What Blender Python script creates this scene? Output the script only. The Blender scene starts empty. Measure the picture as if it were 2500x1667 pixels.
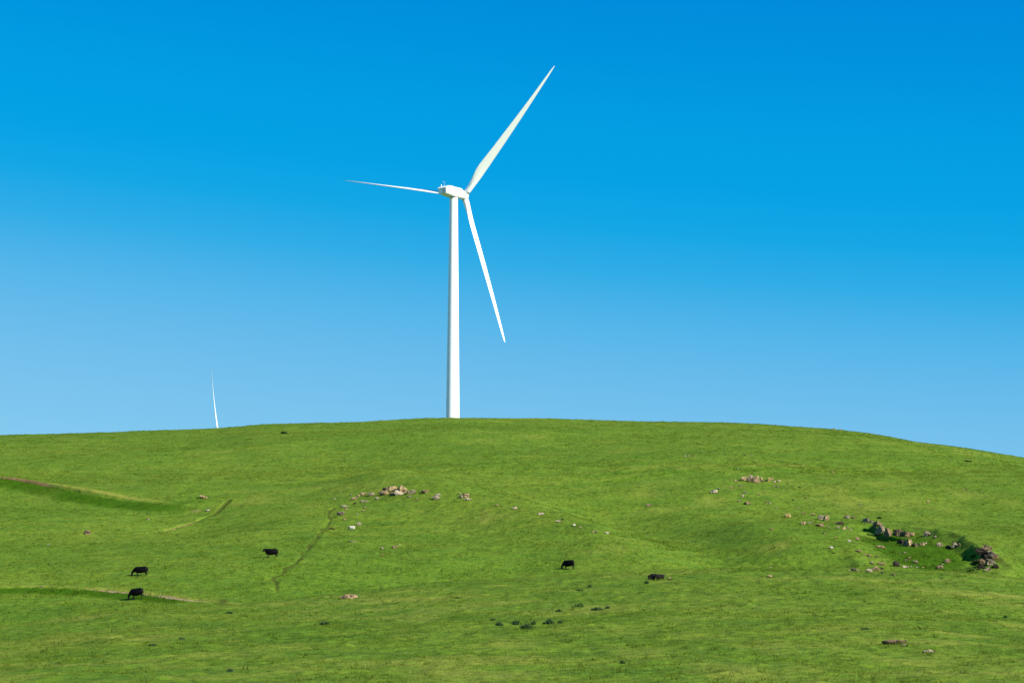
import bpy, bmesh, math, random
import numpy as np
from mathutils import Vector, Matrix, Euler

rng = np.random.default_rng(7)
random.seed(7)
scene = bpy.context.scene
COL = scene.collection
R = math.radians

# ------------------------------------------------------------------ camera numbers
F = 4860.0                                   # focal length in photo pixels (2500 wide), a 70 mm lens
PITCH = math.atan(752.5 / F)
CP, SP = math.cos(PITCH), math.sin(PITCH)
HORIZON = 1586.0
SUN_AZ, SUN_EL = R(55.5), R(29)                # sun to the right of and behind the camera
SUN_DIR = Vector((math.sin(SUN_AZ) * math.cos(SUN_EL), -math.cos(SUN_AZ) * math.cos(SUN_EL), math.sin(SUN_EL)))


def ray(px, py):
    x = (px - 1250) / F
    u = (833.5 - py) / F
    return np.array([x, CP - u * SP, SP + u * CP])


# ------------------------------------------------------------------ small numeric helpers
def pchip(xk, yk, x):
    """monotone cubic through (xk, yk); yk may be (n, m)"""
    xk = np.asarray(xk, float)
    yk = np.asarray(yk, float)
    if yk.ndim == 1:
        return pchip(xk, yk[:, None], x)[:, 0]
    hh = np.diff(xk)[:, None]
    dl = np.diff(yk, axis=0) / hh
    m = np.zeros_like(yk)
    w1 = 2 * hh[1:] + hh[:-1]
    w2 = hh[1:] + 2 * hh[:-1]
    with np.errstate(divide='ignore', invalid='ignore'):
        mm = (w1 + w2) / (w1 / dl[:-1] + w2 / dl[1:])
    mm = np.where(dl[:-1] * dl[1:] > 0, mm, 0)
    m[1:-1] = np.nan_to_num(mm)
    m[0], m[-1] = dl[0], dl[-1]
    x = np.clip(np.asarray(x, float), xk[0], xk[-1])
    i = np.clip(np.searchsorted(xk, x) - 1, 0, len(xk) - 2)
    t = ((x - xk[i]) / hh[i, 0])[:, None]
    h_ = hh[i]
    return ((2 * t**3 - 3 * t**2 + 1) * yk[i] + (t**3 - 2 * t**2 + t) * h_ * m[i]
            + (-2 * t**3 + 3 * t**2) * yk[i + 1] + (t**3 - t**2) * h_ * m[i + 1])


def sstep(a, b, x):
    if a > b:
        return 1 - sstep(b, a, x)
    t = np.clip((x - a) / (b - a), 0, 1)
    return t * t * (3 - 2 * t)


def hash2(ix, iy, seed):
    n = (ix.astype(np.int64) * 374761393 + iy.astype(np.int64) * 668265263 + seed * 982451653) & 0xFFFFFFFF
    n = ((n ^ (n >> 13)) * 1274126177) & 0xFFFFFFFF
    n = n ^ (n >> 16)
    return (n & 0xFFFFFF) / float(0xFFFFFF)


def vnoise(x, y, seed):
    ix, iy = np.floor(x), np.floor(y)
    fx, fy = x - ix, y - iy
    fx = fx**3 * (fx * (fx * 6 - 15) + 10)
    fy = fy**3 * (fy * (fy * 6 - 15) + 10)
    a, b = hash2(ix, iy, seed), hash2(ix + 1, iy, seed)
    c, d = hash2(ix, iy + 1, seed), hash2(ix + 1, iy + 1, seed)
    return (a + (b - a) * fx + (c - a) * fy + (a - b - c + d) * fx * fy) * 2 - 1


# ------------------------------------------------------------------ the hill: profile heights
XN = [-900, 0, 300, 540, 630, 850, 1100, 1300, 1500, 1800, 2060, 2300, 2500, 3400]
CREST = np.interp(XN, [-900, 0, 106, 266, 478, 638, 829, 957, 1250, 1409, 1590, 1877, 2047, 2313, 2500, 3400],
                  [1585, 1532, 1512, 1492, 1484, 1475, 1464, 1452, 1439, 1427, 1418, 1411, 1414, 1424, 1443, 1500])
SKY = 4.0 + np.array([1090, 1062, 1054, 1046, 1037, 1031, 1021, 1021.5, 1027, 1029, 1047, 1083, 1116, 1290])
RIGHT = np.interp(XN, [1300, 1800, 2060, 2300, 2500, 3400], [0, .12, .35, .7, 1, 1.6])
YK = [-120, 0, 45, 60, 90, 120, 150, 185, 230, 252, 287, 320, 380, 440, 500, 540, 575, 600, 640, 720, 900, 1500, 3200]


def col_z(k):
    c, s, r = CREST[k], SKY[k], RIGHT[k]
    top = 575 - 85 * min(r, 1)               # the skyline stands nearer where the hill turns away on the right
    base = 1586
    y = {}
    y[60] = 1690
    y[90] = 1690 + (c - 1690) * .50
    y[120] = 1690 + (c - 1690) * .83
    y[150] = c
    y[185] = c + 14
    far = {230: 1503, 252: 1470, 287: 1362, 320: 1295, 380: 1190, 440: 1105, 500: 1053, 540: 1031, 575: 1021}
    lo, hi = 1503., 1021.
    out = []
    for Y in YK:
        if Y in (-120, 0, 45):
            z = -1.9 + (.0 if Y > -100 else -3)
        elif Y in y:
            z = (base - y[Y]) / F * Y
        elif Y <= 575:
            Yq = 230 + (Y - 230) * (575 - 230) / (top - 230)
            if Yq <= 575:
                v = np.interp(Yq, list(far), list(far.values()))
                v = lo + (v - lo) * (s - lo) / (hi - lo)
            else:
                v = s + (Yq - 575) * .35
            if Y == 230:
                v = max(v, c + 22)
            z = (base - v) / F * Y
        else:
            z575 = out[YK.index(575)] if 575 in YK else 0
            ref = (base - s) / F * 575
            ref = min(ref, z575)
            z = {600: ref + 1.2, 640: ref - 1.5, 720: ref - 14, 900: 28, 1500: 9, 3200: 0}[Y]
            z = min(z, ref + 1.2 * (1 - min(r, 1)))
        out.append(z)
    return out


ZT = np.array([col_z(k) for k in range(len(XN))])            # (nx, nY)
TY = np.concatenate([np.arange(-120, 700, 1.0), np.arange(700, 3201, 20.0)])
TX = np.arange(-900, 3401, 10.0)
tab = pchip(YK, ZT.T, TY)                                    # (nTY, nx)
tab = pchip(XN, tab.T, TX)                                   # (nTX, nTY)
for _ in range(3):                                           # soften the joints of the profile
    k5 = np.array([1, 4, 6, 4, 1]) / 16
    p_ = np.pad(tab, ((0, 0), (2, 2)), mode='edge')
    tab = sum(k5[j] * p_[:, j:j + tab.shape[1]] for j in range(5))
    for _2 in range(2):
        p_ = np.pad(tab, ((2, 2), (0, 0)), mode='edge')
        tab = sum(k5[j] * p_[j:j + tab.shape[0]] for j in range(5))


def h0(X, Y):
    X, Y = np.asarray(X, float), np.asarray(Y, float)
    px = 1250 + F * X / np.maximum(Y, 45)
    gx = np.clip((px - TX[0]) / 10.0, 0, len(TX) - 1.001)
    gy = np.interp(Y, TY, np.arange(len(TY)))
    gy = np.clip(gy, 0, len(TY) - 1.001)
    i, j = gx.astype(int), gy.astype(int)
    a, b = gx - i, gy - j
    return (tab[i, j] * (1 - a) * (1 - b) + tab[i + 1, j] * a * (1 - b)
            + tab[i, j + 1] * (1 - a) * b + tab[i + 1, j + 1] * a * b)


S_STEPS = np.concatenate([np.arange(30, 170, .25), np.arange(170, 700, .5)])


def hit(px, py, hf):
    """ where the sight line through a photo pixel first meets the ground """
    d = ray(px, py)
    d = d / d[1]
    P = d[None, :] * S_STEPS[:, None]
    g = P[:, 2] - hf(P[:, 0], P[:, 1])
    idx = np.where(g < 0)[0]
    if len(idx) == 0:
        j = int(np.argmin(g[S_STEPS > 250])) + int((S_STEPS <= 250).sum())
        return np.array([P[j, 0], P[j, 1], hf(P[j:j + 1, 0], P[j:j + 1, 1])[0]])
    j = max(idx[0], 1)
    t = g[j - 1] / (g[j - 1] - g[j])
    s = S_STEPS[j - 1] + t * (S_STEPS[j] - S_STEPS[j - 1])
    q = d * s
    return np.array([q[0], q[1], hf(q[0:1], q[1:2])[0]])


def line_xy(pts, hf):
    return np.array([hit(x, y, hf)[:2] for x, y in pts])


def polydist(X, Y, L):
    """distance, signed side (+ uphill/left of travel), and 0..1 position along a polyline"""
    best = np.full(X.shape, 1e9)
    side = np.zeros(X.shape)
    along = np.zeros(X.shape)
    seg = np.hypot(*np.diff(L, axis=0).T)
    acc = np.concatenate([[0], np.cumsum(seg)])
    for k in range(len(L) - 1):
        a, b = L[k], L[k + 1]
        d = b - a
        t = np.clip(((X - a[0]) * d[0] + (Y - a[1]) * d[1]) / (d @ d), 0, 1)
        qx, qy = X - (a[0] + t * d[0]), Y - (a[1] + t * d[1])
        dist = np.hypot(qx, qy)
        m = dist < best
        best = np.where(m, dist, best)
        side = np.where(m, np.sign(d[0] * qy - d[1] * qx), side)
        along = np.where(m, (acc[k] + t * seg[k]) / acc[-1], along)
    return best, side, along


# ------------------------------------------------------------------ features of the hillside
L_road = line_xy([(-160, 1178), (0, 1180), (60, 1182), (115, 1187), (170, 1194), (240, 1203), (330, 1213), (410, 1219), (500, 1221), (580, 1212)], h0)
L_track = line_xy([(-160, 1437), (0, 1434), (80, 1436), (170, 1441), (260, 1449), (340, 1459), (400, 1468), (436, 1473)], h0)
L_track = np.vstack([L_track, L_track[-1] + (L_track[-1] - L_track[-3]) * .7, L_track[-1] + (L_track[-1] - L_track[-3]) * 1.6])
L_brow = line_xy([(385, 1447), (440, 1456), (500, 1466), (545, 1473), (575, 1478)], h0)
L_rill = line_xy([(335, 1292), (355, 1287), (400, 1273), (440, 1259), (468, 1250), (490, 1244), (525, 1236), (545, 1222), (562, 1212)], h0)
L_path = line_xy([(813, 1240), (808, 1262), (798, 1280), (785, 1297), (768, 1322), (750, 1344), (728, 1372), (712, 1391), (690, 1408), (673, 1421), (668, 1437), (676, 1453)], h0)
L_up1 = line_xy([(950, 1192), (1200, 1185), (1330, 1180), (1450, 1173), (1560, 1163), (1660, 1153), (1800, 1146), (2000, 1139), (2200, 1131), (2380, 1124)], h0)
L_up2 = line_xy([(1200, 1168), (1350, 1162), (1500, 1153), (1650, 1146), (1800, 1140), (1950, 1133)], h0)
L_spur = line_xy([(900, 1160), (985, 1196), (1120, 1225), (1260, 1250), (1400, 1285), (1520, 1315), (1640, 1350), (1760, 1385)], h0)
L_gully = line_xy([(1350, 1200), (1500, 1255), (1620, 1300), (1720, 1340), (1800, 1368), (1900, 1392)], h0)
L_knob = line_xy([(1850, 1290), (1890, 1318), (1940, 1350)], h0)
L_hollow = line_xy([(-100, 1215), (250, 1225), (420, 1235), (470, 1270)], h0)
L_ledge = line_xy([(2120, 1272), (2150, 1290), (2175, 1300), (2200, 1306), (2230, 1310)], h0)
B_c = hit(2250, 1345, h0)
B_l, B_r = hit(2060, 1330, h0), hit(2440, 1365, h0)
B_t, B_b = hit(2230, 1280, h0), hit(2230, 1405, h0)
B_cx, B_cy = (B_l[0] + B_r[0]) / 2, (B_t[1] + B_b[1]) / 2
B_rx, B_ry = (B_r[0] - B_l[0]) / 2, (B_t[1] - B_b[1]) / 2 * 1.05


def features(X, Y):
    z = np.zeros(X.shape)
    d, s, a = polydist(X, Y, L_road)
    sd = d * s
    A = np.clip(1.5 - .6 * sstep(.2, .4, a) - .9 * sstep(.35, .85, a), 0, 2)
    pr = np.interp(sd, [-7, -3.4, -2.6, -.3, .25, 5], [0, .55, .6, -.75, .45, 0])
    z += A * pr
    d, s, a = polydist(X, Y, L_track)
    sd = d * s
    A = np.clip(.75 * (1 - sstep(.55, .9, a)), 0, 2)
    pr = np.interp(sd, [-4.5, -2.4, -1.7, -.2, .5, 4.5], [0, .45, .5, -.5, .35, 0])
    z += A * pr
    d, s, a = polydist(X, Y, L_rill)
    z -= .35 * np.exp(-(d / .45)**2) * sstep(0, .1, a)
    d, s, a = polydist(X, Y, L_path)
    z -= .13 * np.exp(-(d / .4)**2)
    for L, w in ((L_up1, 1.), (L_up2, .6)):
        d, s, a = polydist(X, Y, L)
        z += w * np.interp(d * s, [-7, -2.5, -.6, .8, 5], [0, .45, .25, -.15, 0]) * sstep(0, .2, a)
    d, s, a = polydist(X, Y, L_spur)
    z += 2.9 * np.exp(-(d / 12)**2) * sstep(0, .12, a) * (1 - .5 * sstep(.7, 1, a))
    d, s, a = polydist(X, Y, L_gully)
    z -= 3.2 * np.exp(-(d / 10)**2) * sstep(0, .5, a)
    d, s, a = polydist(X, Y, L_knob)
    z += .8 * np.exp(-(d / 7)**2)
    d, s, a = polydist(X, Y, L_hollow)
    z -= 1.9 * np.exp(-(d / 13)**2)
    # the worn hollow on the right: steep broken rim behind and right, open lip in front
    wob = 1 + .09 * vnoise(X * .16, Y * .16, 3) + .05 * vnoise(X * .5, Y * .5, 4)
    ex, ey = (X - B_cx) / (B_rx * wob), (Y - B_cy) / (B_ry * wob)
    r = np.sqrt(ex * ex + ey * ey)
    steep = np.clip(.5 + .5 * (ey * .45 + ex * .9), 0, 1)
    wall = sstep(.5, .8, ex) * sstep(-1.2, -.8, ey) * (1 - sstep(-.45, .1, ey)) * np.clip(.75 + .5 * vnoise(X * .8, Y * .55, 81) + .3 * vnoise(X * 2.1, Y * 1.6, 82), 0, 1.2)
    inner = .72 - .5 * (1 - steep) + .2 * wall
    bowl = 1 - np.clip((r - inner) / (1.04 - inner), 0, 1)
    bowl = bowl * bowl * (3 - 2 * bowl)
    z -= bowl * (.7 + .75 * steep + .5 * sstep(.5, .95, ex) + .42 * wall)
    z += .5 * np.exp(-((r - 1.12) / .16)**2) * sstep(-.2, .6, -ey)
    d, s, a = polydist(X, Y, L_ledge)
    sd = d * s
    z -= 1.1 * np.exp(-(np.minimum(sd, 0) / 4.5)**2) * sstep(.6, -.3, sd) * np.exp(-(np.maximum(d - 4, 0) / 4)**2) * sstep(.0, .12, a) * (1 - sstep(.9, 1., a))
    # long swells
    z += .85 * vnoise(X / 38, Y / 38, 11) * sstep(60, 140, Y) * (1 - sstep(520, 560, Y) * .8)
    z += (.06 + .10 * sstep(165, 230, Y)) * vnoise(X / 13, Y / 17, 12)
    return z


def h(X, Y):
    X, Y = np.asarray(X, float), np.asarray(Y, float)
    return h0(X, Y) + features(X, Y)


def micro(X, Y):
    n = .055 * vnoise(X / 3.1, Y / 4.2, 21) + .05 * vnoise(X / 1.35, Y / 1.7, 22) + .03 * vnoise(X / .55, Y / .65, 23)
    lump = np.maximum(vnoise(X / .9, Y / 1.1, 24) - .35, 0)
    return n + .12 * lump


def ground(px, py):
    return Vector(hit(px, py, h))


# ------------------------------------------------------------------ object helpers
def tag(o, label=None, cat=None, group=None, kind=None):
    if label: o['label'] = label
    if cat: o['category'] = cat
    if group: o['group'] = group
    if kind: o['kind'] = kind
    return o


def link(name, me, mat=None, parent=None):
    o = bpy.data.objects.new(name, me)
    COL.objects.link(o)
    if mat is not None:
        me.materials.clear()
        me.materials.append(mat)
    if parent is not None:
        o.parent = parent
    return o


def np_mesh(name, verts, faces_flat, loop_starts, loop_totals, smooth=True):
    me = bpy.data.meshes.new(name)
    me.vertices.add(len(verts))
    me.vertices.foreach_set('co', np.asarray(verts, np.float32).ravel())
    me.loops.add(len(faces_flat))
    me.loops.foreach_set('vertex_index', np.asarray(faces_flat, np.int32))
    me.polygons.add(len(loop_starts))
    me.polygons.foreach_set('loop_start', np.asarray(loop_starts, np.int32))
    me.polygons.foreach_set('loop_total', np.asarray(loop_totals, np.int32))
    me.polygons.foreach_set('use_smooth', np.full(len(loop_starts), smooth, dtype=bool))
    me.update(calc_edges=True)
    return me


def bm_mesh(bm, name, smooth=True):
    me = bpy.data.meshes.new(name)
    bm.normal_update()
    bm.to_mesh(me)
    bm.free()
    if smooth:
        me.polygons.foreach_set('use_smooth', np.ones(len(me.polygons), dtype=bool))
    me.update()
    return me


def empty(name, loc, rot=(0, 0, 0)):
    o = bpy.data.objects.new(name, None)
    COL.objects.link(o)
    o.location = loc
    o.rotation_euler = rot
    o.empty_display_size = .5
    return o


def copy_tree(o, parent=None):
    c = o.copy()
    COL.objects.link(c)
    c.parent = parent
    if parent is not None:
        c.matrix_parent_inverse = o.matrix_parent_inverse.copy()
    for ch in list(o.children):
        copy_tree(ch, c)
    return c


def loft(bm, rings, cap=True):
    """rings: list of equal-length lists of Vectors -> skin"""
    vs = [[bm.verts.new(p) for p in r] for r in rings]
    n = len(vs[0])
    for a, b in zip(vs[:-1], vs[1:]):
        for k in range(n):
            bm.faces.new((a[k], a[(k + 1) % n], b[(k + 1) % n], b[k]))
    if cap:
        bm.faces.new(list(reversed(vs[0])))
        bm.faces.new(vs[-1])
    return vs


def tube(bm, pts, seg=12, up=Vector((0, 1, 0)), cap=True):
    """pts: (position, radius along 'side', radius along 'other')"""
    P = [Vector(p[0]) for p in pts]
    rings = []
    for i, p in enumerate(P):
        t = (P[min(i + 1, len(P) - 1)] - P[max(i - 1, 0)]).normalized()
        sd = (up - t * up.dot(t)).normalized()
        ot = t.cross(sd)
        ra, rb = pts[i][1], pts[i][2] if len(pts[i]) > 2 else pts[i][1]
        rings.append([p + sd * (ra * math.cos(2 * math.pi * k / seg)) + ot * (rb * math.sin(2 * math.pi * k / seg)) for k in range(seg)])
    return loft(bm, rings, cap)


# ------------------------------------------------------------------ materials
def new_mat(name):
    m = bpy.data.materials.new(name)
    m.use_nodes = True
    nt = m.node_tree
    b = nt.nodes['Principled BSDF']
    return m, nt, b


def N(nt, t, **kw):
    n = nt.nodes.new(t)
    for k, v in kw.items():
        setattr(n, k, v)
    return n


def mixc(nt, fac, a, b, mode='MIX'):
    n = N(nt, 'ShaderNodeMix', data_type='RGBA', blend_type=mode)
    for sock, v in ((n.inputs['Factor'], fac), (n.inputs[6], a), (n.inputs[7], b)):
        if hasattr(v, 'links') or isinstance(v, bpy.types.NodeSocket):
            nt.links.new(v, sock)
        else:
            sock.default_value = v if not isinstance(v, tuple) else (*v, 1.0)[:4]
    return n.outputs[2]


def noise(nt, vec, scale, detail=3, rough=.55):
    n = N(nt, 'ShaderNodeTexNoise')
    n.inputs['Scale'].default_value = scale
    n.inputs['Detail'].default_value = detail
    n.inputs['Roughness'].default_value = rough
    if vec is not None:
        nt.links.new(vec, n.inputs['Vector'])
    return n.outputs['Fac']


def ramp(nt, fac, stops):
    n = N(nt, 'ShaderNodeValToRGB')
    e = n.color_ramp.elements
    while len(e) < len(stops):
        e.new(.5)
    for el, (p, c) in zip(e, stops):
        el.position = p
        el.color = (c, c, c, 1) if not isinstance(c, tuple) else (*c, 1)
    nt.links.new(fac, n.inputs[0])
    return n.outputs[0]


def mapping(nt, vec, scale):
    n = N(nt, 'ShaderNodeMapping')
    n.inputs['Scale'].default_value = scale
    nt.links.new(vec, n.inputs['Vector'])
    return n.outputs[0]


GREEN_A = (.112, .200, .016)
GREEN_B = (.158, .228, .021)
GREEN_C = (.080, .166, .015)


def grass_color(nt, pos, fine=True):
    """meadow green that drifts between a fresh, a yellowish and a deep green"""
    big = ramp(nt, noise(nt, mapping(nt, pos, (.022, .03, .02)), 1, 4), [(.35, 0.), (.68, 1.)])
    c = mixc(nt, big, GREEN_A, GREEN_B)
    mid = ramp(nt, noise(nt, mapping(nt, pos, (.11, .2, .1)), 1, 5, .65), [(.42, 0.), (.7, 1.)])
    c = mixc(nt, mid, c, GREEN_C)
    yel = ramp(nt, noise(nt, mapping(nt, pos, (.33, .5, .2)), 1, 4, .7), [(.5, 0.), (.78, .6)])
    c = mixc(nt, yel, c, (.185, .218, .024))
    return c


def mat_terrain():
    m, nt, b = new_mat('meadow_ground')
    pos = N(nt, 'ShaderNodeNewGeometry').outputs['Position']
    c = grass_color(nt, pos)
    sm = noise(nt, mapping(nt, pos, (1.3, 1.6, 1)), 1, 4, .7)
    c = mixc(nt, ramp(nt, sm, [(.46, 0.), (.68, .85)]), c, (.032, .075, .009))
    br = noise(nt, mapping(nt, pos, (.5, .8, .5)), 1, 5, .75)
    c = mixc(nt, ramp(nt, br, [(.56, 0.), (.74, .55)]), c, (.13, .125, .04))
    spk = noise(nt, mapping(nt, pos, (.55, .42, .5)), 1, 6, .8)
    c = mixc(nt, ramp(nt, spk, [(.61, 0.), (.72, .7)]), c, (.034, .074, .008))
    at = N(nt, 'ShaderNodeAttribute', attribute_name='patch')
    sep = N(nt, 'ShaderNodeSeparateColor')
    nt.links.new(at.outputs['Color'], sep.inputs[0])
    rag = noise(nt, mapping(nt, pos, (1.2, 1.8, 2)), 1, 5, .7)

    def ragged(sock, lo=.25, hi=.75):
        a = N(nt, 'ShaderNodeMath', operation='ADD')
        nt.links.new(sock, a.inputs[0])
        s2 = N(nt, 'ShaderNodeMath', operation='MULTIPLY_ADD')
        nt.links.new(rag, s2.inputs[0])
        s2.inputs[1].default_value = .9
        s2.inputs[2].default_value = -.45
        nt.links.new(s2.outputs[0], a.inputs[1])
        mu = N(nt, 'ShaderNodeMath', operation='MULTIPLY')
        nt.links.new(ramp(nt, a.outputs[0], [(lo, 0.), (hi, 1.)]), mu.inputs[0])
        gate = ramp(nt, sock, [(.02, 0.), (.2, 1.)])
        nt.links.new(gate, mu.inputs[1])
        return mu.outputs[0]
    c = mixc(nt, ragged(sep.outputs[1]), c, (.042, .104, .004))       # lush: deep grass, and painted shade below road and track
    c = mixc(nt, ragged(sep.outputs[2]), c, (.235, .25, .04))         # thin yellowing grass
    dirtc = mixc(nt, noise(nt, mapping(nt, pos, (2, 2, 2)), 1, 4), (.12, .066, .026), (.23, .145, .066))
    dirtc = mixc(nt, sep.outputs[2], dirtc, (.40, .30, .165))
    c = mixc(nt, ragged(sep.outputs[0], .3, .6), c, dirtc)
    c = mixc(nt, ragged(at.outputs['Alpha'], .3, .65), c, (.058, .080, .010))   # trodden dark
    nt.links.new(c, b.inputs['Base Color'])
    b.inputs['Roughness'].default_value = .9
    b.inputs['Specular IOR Level'].default_value = .02
    bp = N(nt, 'ShaderNodeBump')
    bp.inputs['Strength'].default_value = .8
    bp.inputs['Distance'].default_value = .22
    nt.links.new(noise(nt, mapping(nt, pos, (1.5, 1.5, 1.5)), 1, 6, .72), bp.inputs['Height'])
    nt.links.new(bp.outputs[0], b.inputs['Normal'])
    return m


def mat_blades():
    m, nt, b = new_mat('grass_blade')
    pos = N(nt, 'ShaderNodeNewGeometry').outputs['Position']
    c = grass_color(nt, pos)
    at = N(nt, 'ShaderNodeAttribute', attribute_name='tint')
    c = mixc(nt, at.outputs['Fac'], c, (.21, .245, .034))
    at2 = N(nt, 'ShaderNodeAttribute', attribute_name='deep')
    c = mixc(nt, at2.outputs['Fac'], c, (.040, .096, .003))
    nt.links.new(c, b.inputs['Base Color'])
    b.inputs['Roughness'].default_value = .8
    b.inputs['Specular IOR Level'].default_value = .03
    gn = N(nt, 'ShaderNodeNewGeometry').outputs['Normal']
    av = N(nt, 'ShaderNodeVectorMath', operation='MULTIPLY_ADD')
    nt.links.new(gn, av.inputs[0])
    av.inputs[1].default_value = (.55, .55, .55)
    av.inputs[2].default_value = (0, -.15, 1)
    nz = N(nt, 'ShaderNodeVectorMath', operation='NORMALIZE')
    nt.links.new(av.outputs[0], nz.inputs[0])
    nt.links.new(nz.outputs[0], b.inputs['Normal'])
    tr = N(nt, 'ShaderNodeBsdfTranslucent')
    nt.links.new(c, tr.inputs['Color'])
    ms = N(nt, 'ShaderNodeMixShader')
    ms.inputs[0].default_value = .42
    nt.links.new(b.outputs[0], ms.inputs[1])
    nt.links.new(tr.outputs[0], ms.inputs[2])
    nt.links.new(ms.outputs[0], nt.nodes['Material Output'].inputs['Surface'])
    return m


def mat_rock(name, base, lichen=(.11, .105, .055), dark=(.026, .023, .02)):
    m, nt, b = new_mat(name)
    co = N(nt, 'ShaderNodeTexCoord').outputs['Object']
    oi = N(nt, 'ShaderNodeObjectInfo')
    ad = N(nt, 'ShaderNodeVectorMath', operation='ADD')
    nt.links.new(co, ad.inputs[0])
    nt.links.new(oi.outputs['Location'], ad.inputs[1])
    p = ad.outputs[0]
    c = mixc(nt, ramp(nt, noise(nt, p, 2.2, 5, .65), [(.3, 0.), (.7, 1.)]), tuple(x * .72 for x in base), tuple(min(x * 1.3, .8) for x in base))
    c = mixc(nt, ramp(nt, noise(nt, p, 4.5, 4, .6), [(.55, 0.), (.72, .7)]), c, lichen)
    c = mixc(nt, ramp(nt, noise(nt, p, 2.6, 6, .75), [(.48, 0.), (.60, .95)]), c, dark)  # dark lichen patches, widened to stand in for shaded faces and gaps
    nt.links.new(c, b.inputs['Base Color'])
    b.inputs['Roughness'].default_value = .92
    b.inputs['Specular IOR Level'].default_value = .2
    bp = N(nt, 'ShaderNodeBump')
    bp.inputs['Strength'].default_value = 1.
    bp.inputs['Distance'].default_value = .25
    nt.links.new(noise(nt, p, 5, 6, .7), bp.inputs['Height'])
    nt.links.new(bp.outputs[0], b.inputs['Normal'])
    return m


def mat_plain(name, col, rough=.5, spec=.4, var=.06, scale=1.5):
    m, nt, b = new_mat(name)
    co = N(nt, 'ShaderNodeTexCoord').outputs['Object']
    c = mixc(nt, ramp(nt, noise(nt, co, scale, 5, .6), [(.3, 0.), (.7, 1.)]),
             tuple(x * (1 - var) for x in col), tuple(min(x * (1 + var), .9) for x in col))
    nt.links.new(c, b.inputs['Base Color'])
    b.inputs['Roughness'].default_value = rough
    b.inputs['Specular IOR Level'].default_value = spec
    return m


M_TERRAIN = mat_terrain()
M_BLADE = mat_blades()
M_WHITE = mat_plain('white_turbine_paint', (.80, .81, .80), .4, .4, .02, .25)
M_GREYP = mat_plain('grey_panel', (.50, .53, .55), .5, .4, .05)
M_DARKM = mat_plain('dark_seal', (.05, .05, .05), .6, .3)
M_COAT = mat_plain('black_coat', (.0022, .0020, .0024), .6, .07, .35, 3)
M_WEED = mat_plain('weed_leaf', (.034, .070, .025), .8, .05, .45, 6)
M_BUSH = mat_plain('bush_leaf', (.028, .055, .012), .8, .05, .35, 3)
ROCKS = {
    'tan': mat_rock('tan_rock', (.39, .28, .128)),
    'grey': mat_rock('grey_rock', (.27, .22, .14), (.19, .165, .085)),
    'brown': mat_rock('brown_rock', (.24, .165, .083)),
    'pale': mat_rock('pale_rock', (.43, .36, .235), (.26, .225, .14), (.09, .078, .055)),
    'white': mat_rock('white_rock', (.56, .51, .39), (.36, .32, .23), (.16, .15, .13)),
    'pinkish': mat_rock('pinkish_rock', (.33, .228, .108)),
    'dark': mat_rock('dark_rock', (.046, .034, .023), (.05, .044, .024), (.013, .011, .009)),  # dark lichen colour; part of this darkness is shade put into the colour
    'black': mat_rock('black_rock', (.014, .0115, .010), (.018, .015, .012), (.006, .0055, .005)),
    'yellow': mat_rock('yellow_lichen_rock', (.4, .31, .10), (.36, .33, .09)),
}

# ------------------------------------------------------------------ ground mesh
u = np.concatenate([-.3 - np.geomspace(.02, 2.6, 45)[::-1], np.linspace(-.3, .3, 940), .3 + np.geomspace(.02, 2.6, 45)])
rows = np.concatenate([np.arange(-118, 40, 6.), np.arange(40, 100, .2), np.arange(100, 165, .3), np.arange(165, 228, 1.2),
                       np.arange(228, 620, .5), np.geomspace(622, 3190, 60)])
UU, YY = np.meshgrid(u, rows)
XX = UU * (np.maximum(YY, 20) + 60)
Xf, Yf = XX.ravel(), YY.ravel()
Zf = np.empty_like(Xf)
for s in range(0, len(Xf), 200000):
    sl = slice(s, s + 200000)
    Zf[sl] = h(Xf[sl], Yf[sl]) + micro(Xf[sl], Yf[sl])
nr, nc = XX.shape
ii = np.arange(nr * nc).reshape(nr, nc)
quads = np.stack([ii[:-1, :-1], ii[:-1, 1:], ii[1:, 1:], ii[1:, :-1]], -1).reshape(-1, 4)
me = np_mesh('ground', np.stack([Xf, Yf, Zf], -1), quads.ravel(), np.arange(len(quads)) * 4, np.full(len(quads), 4))


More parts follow.
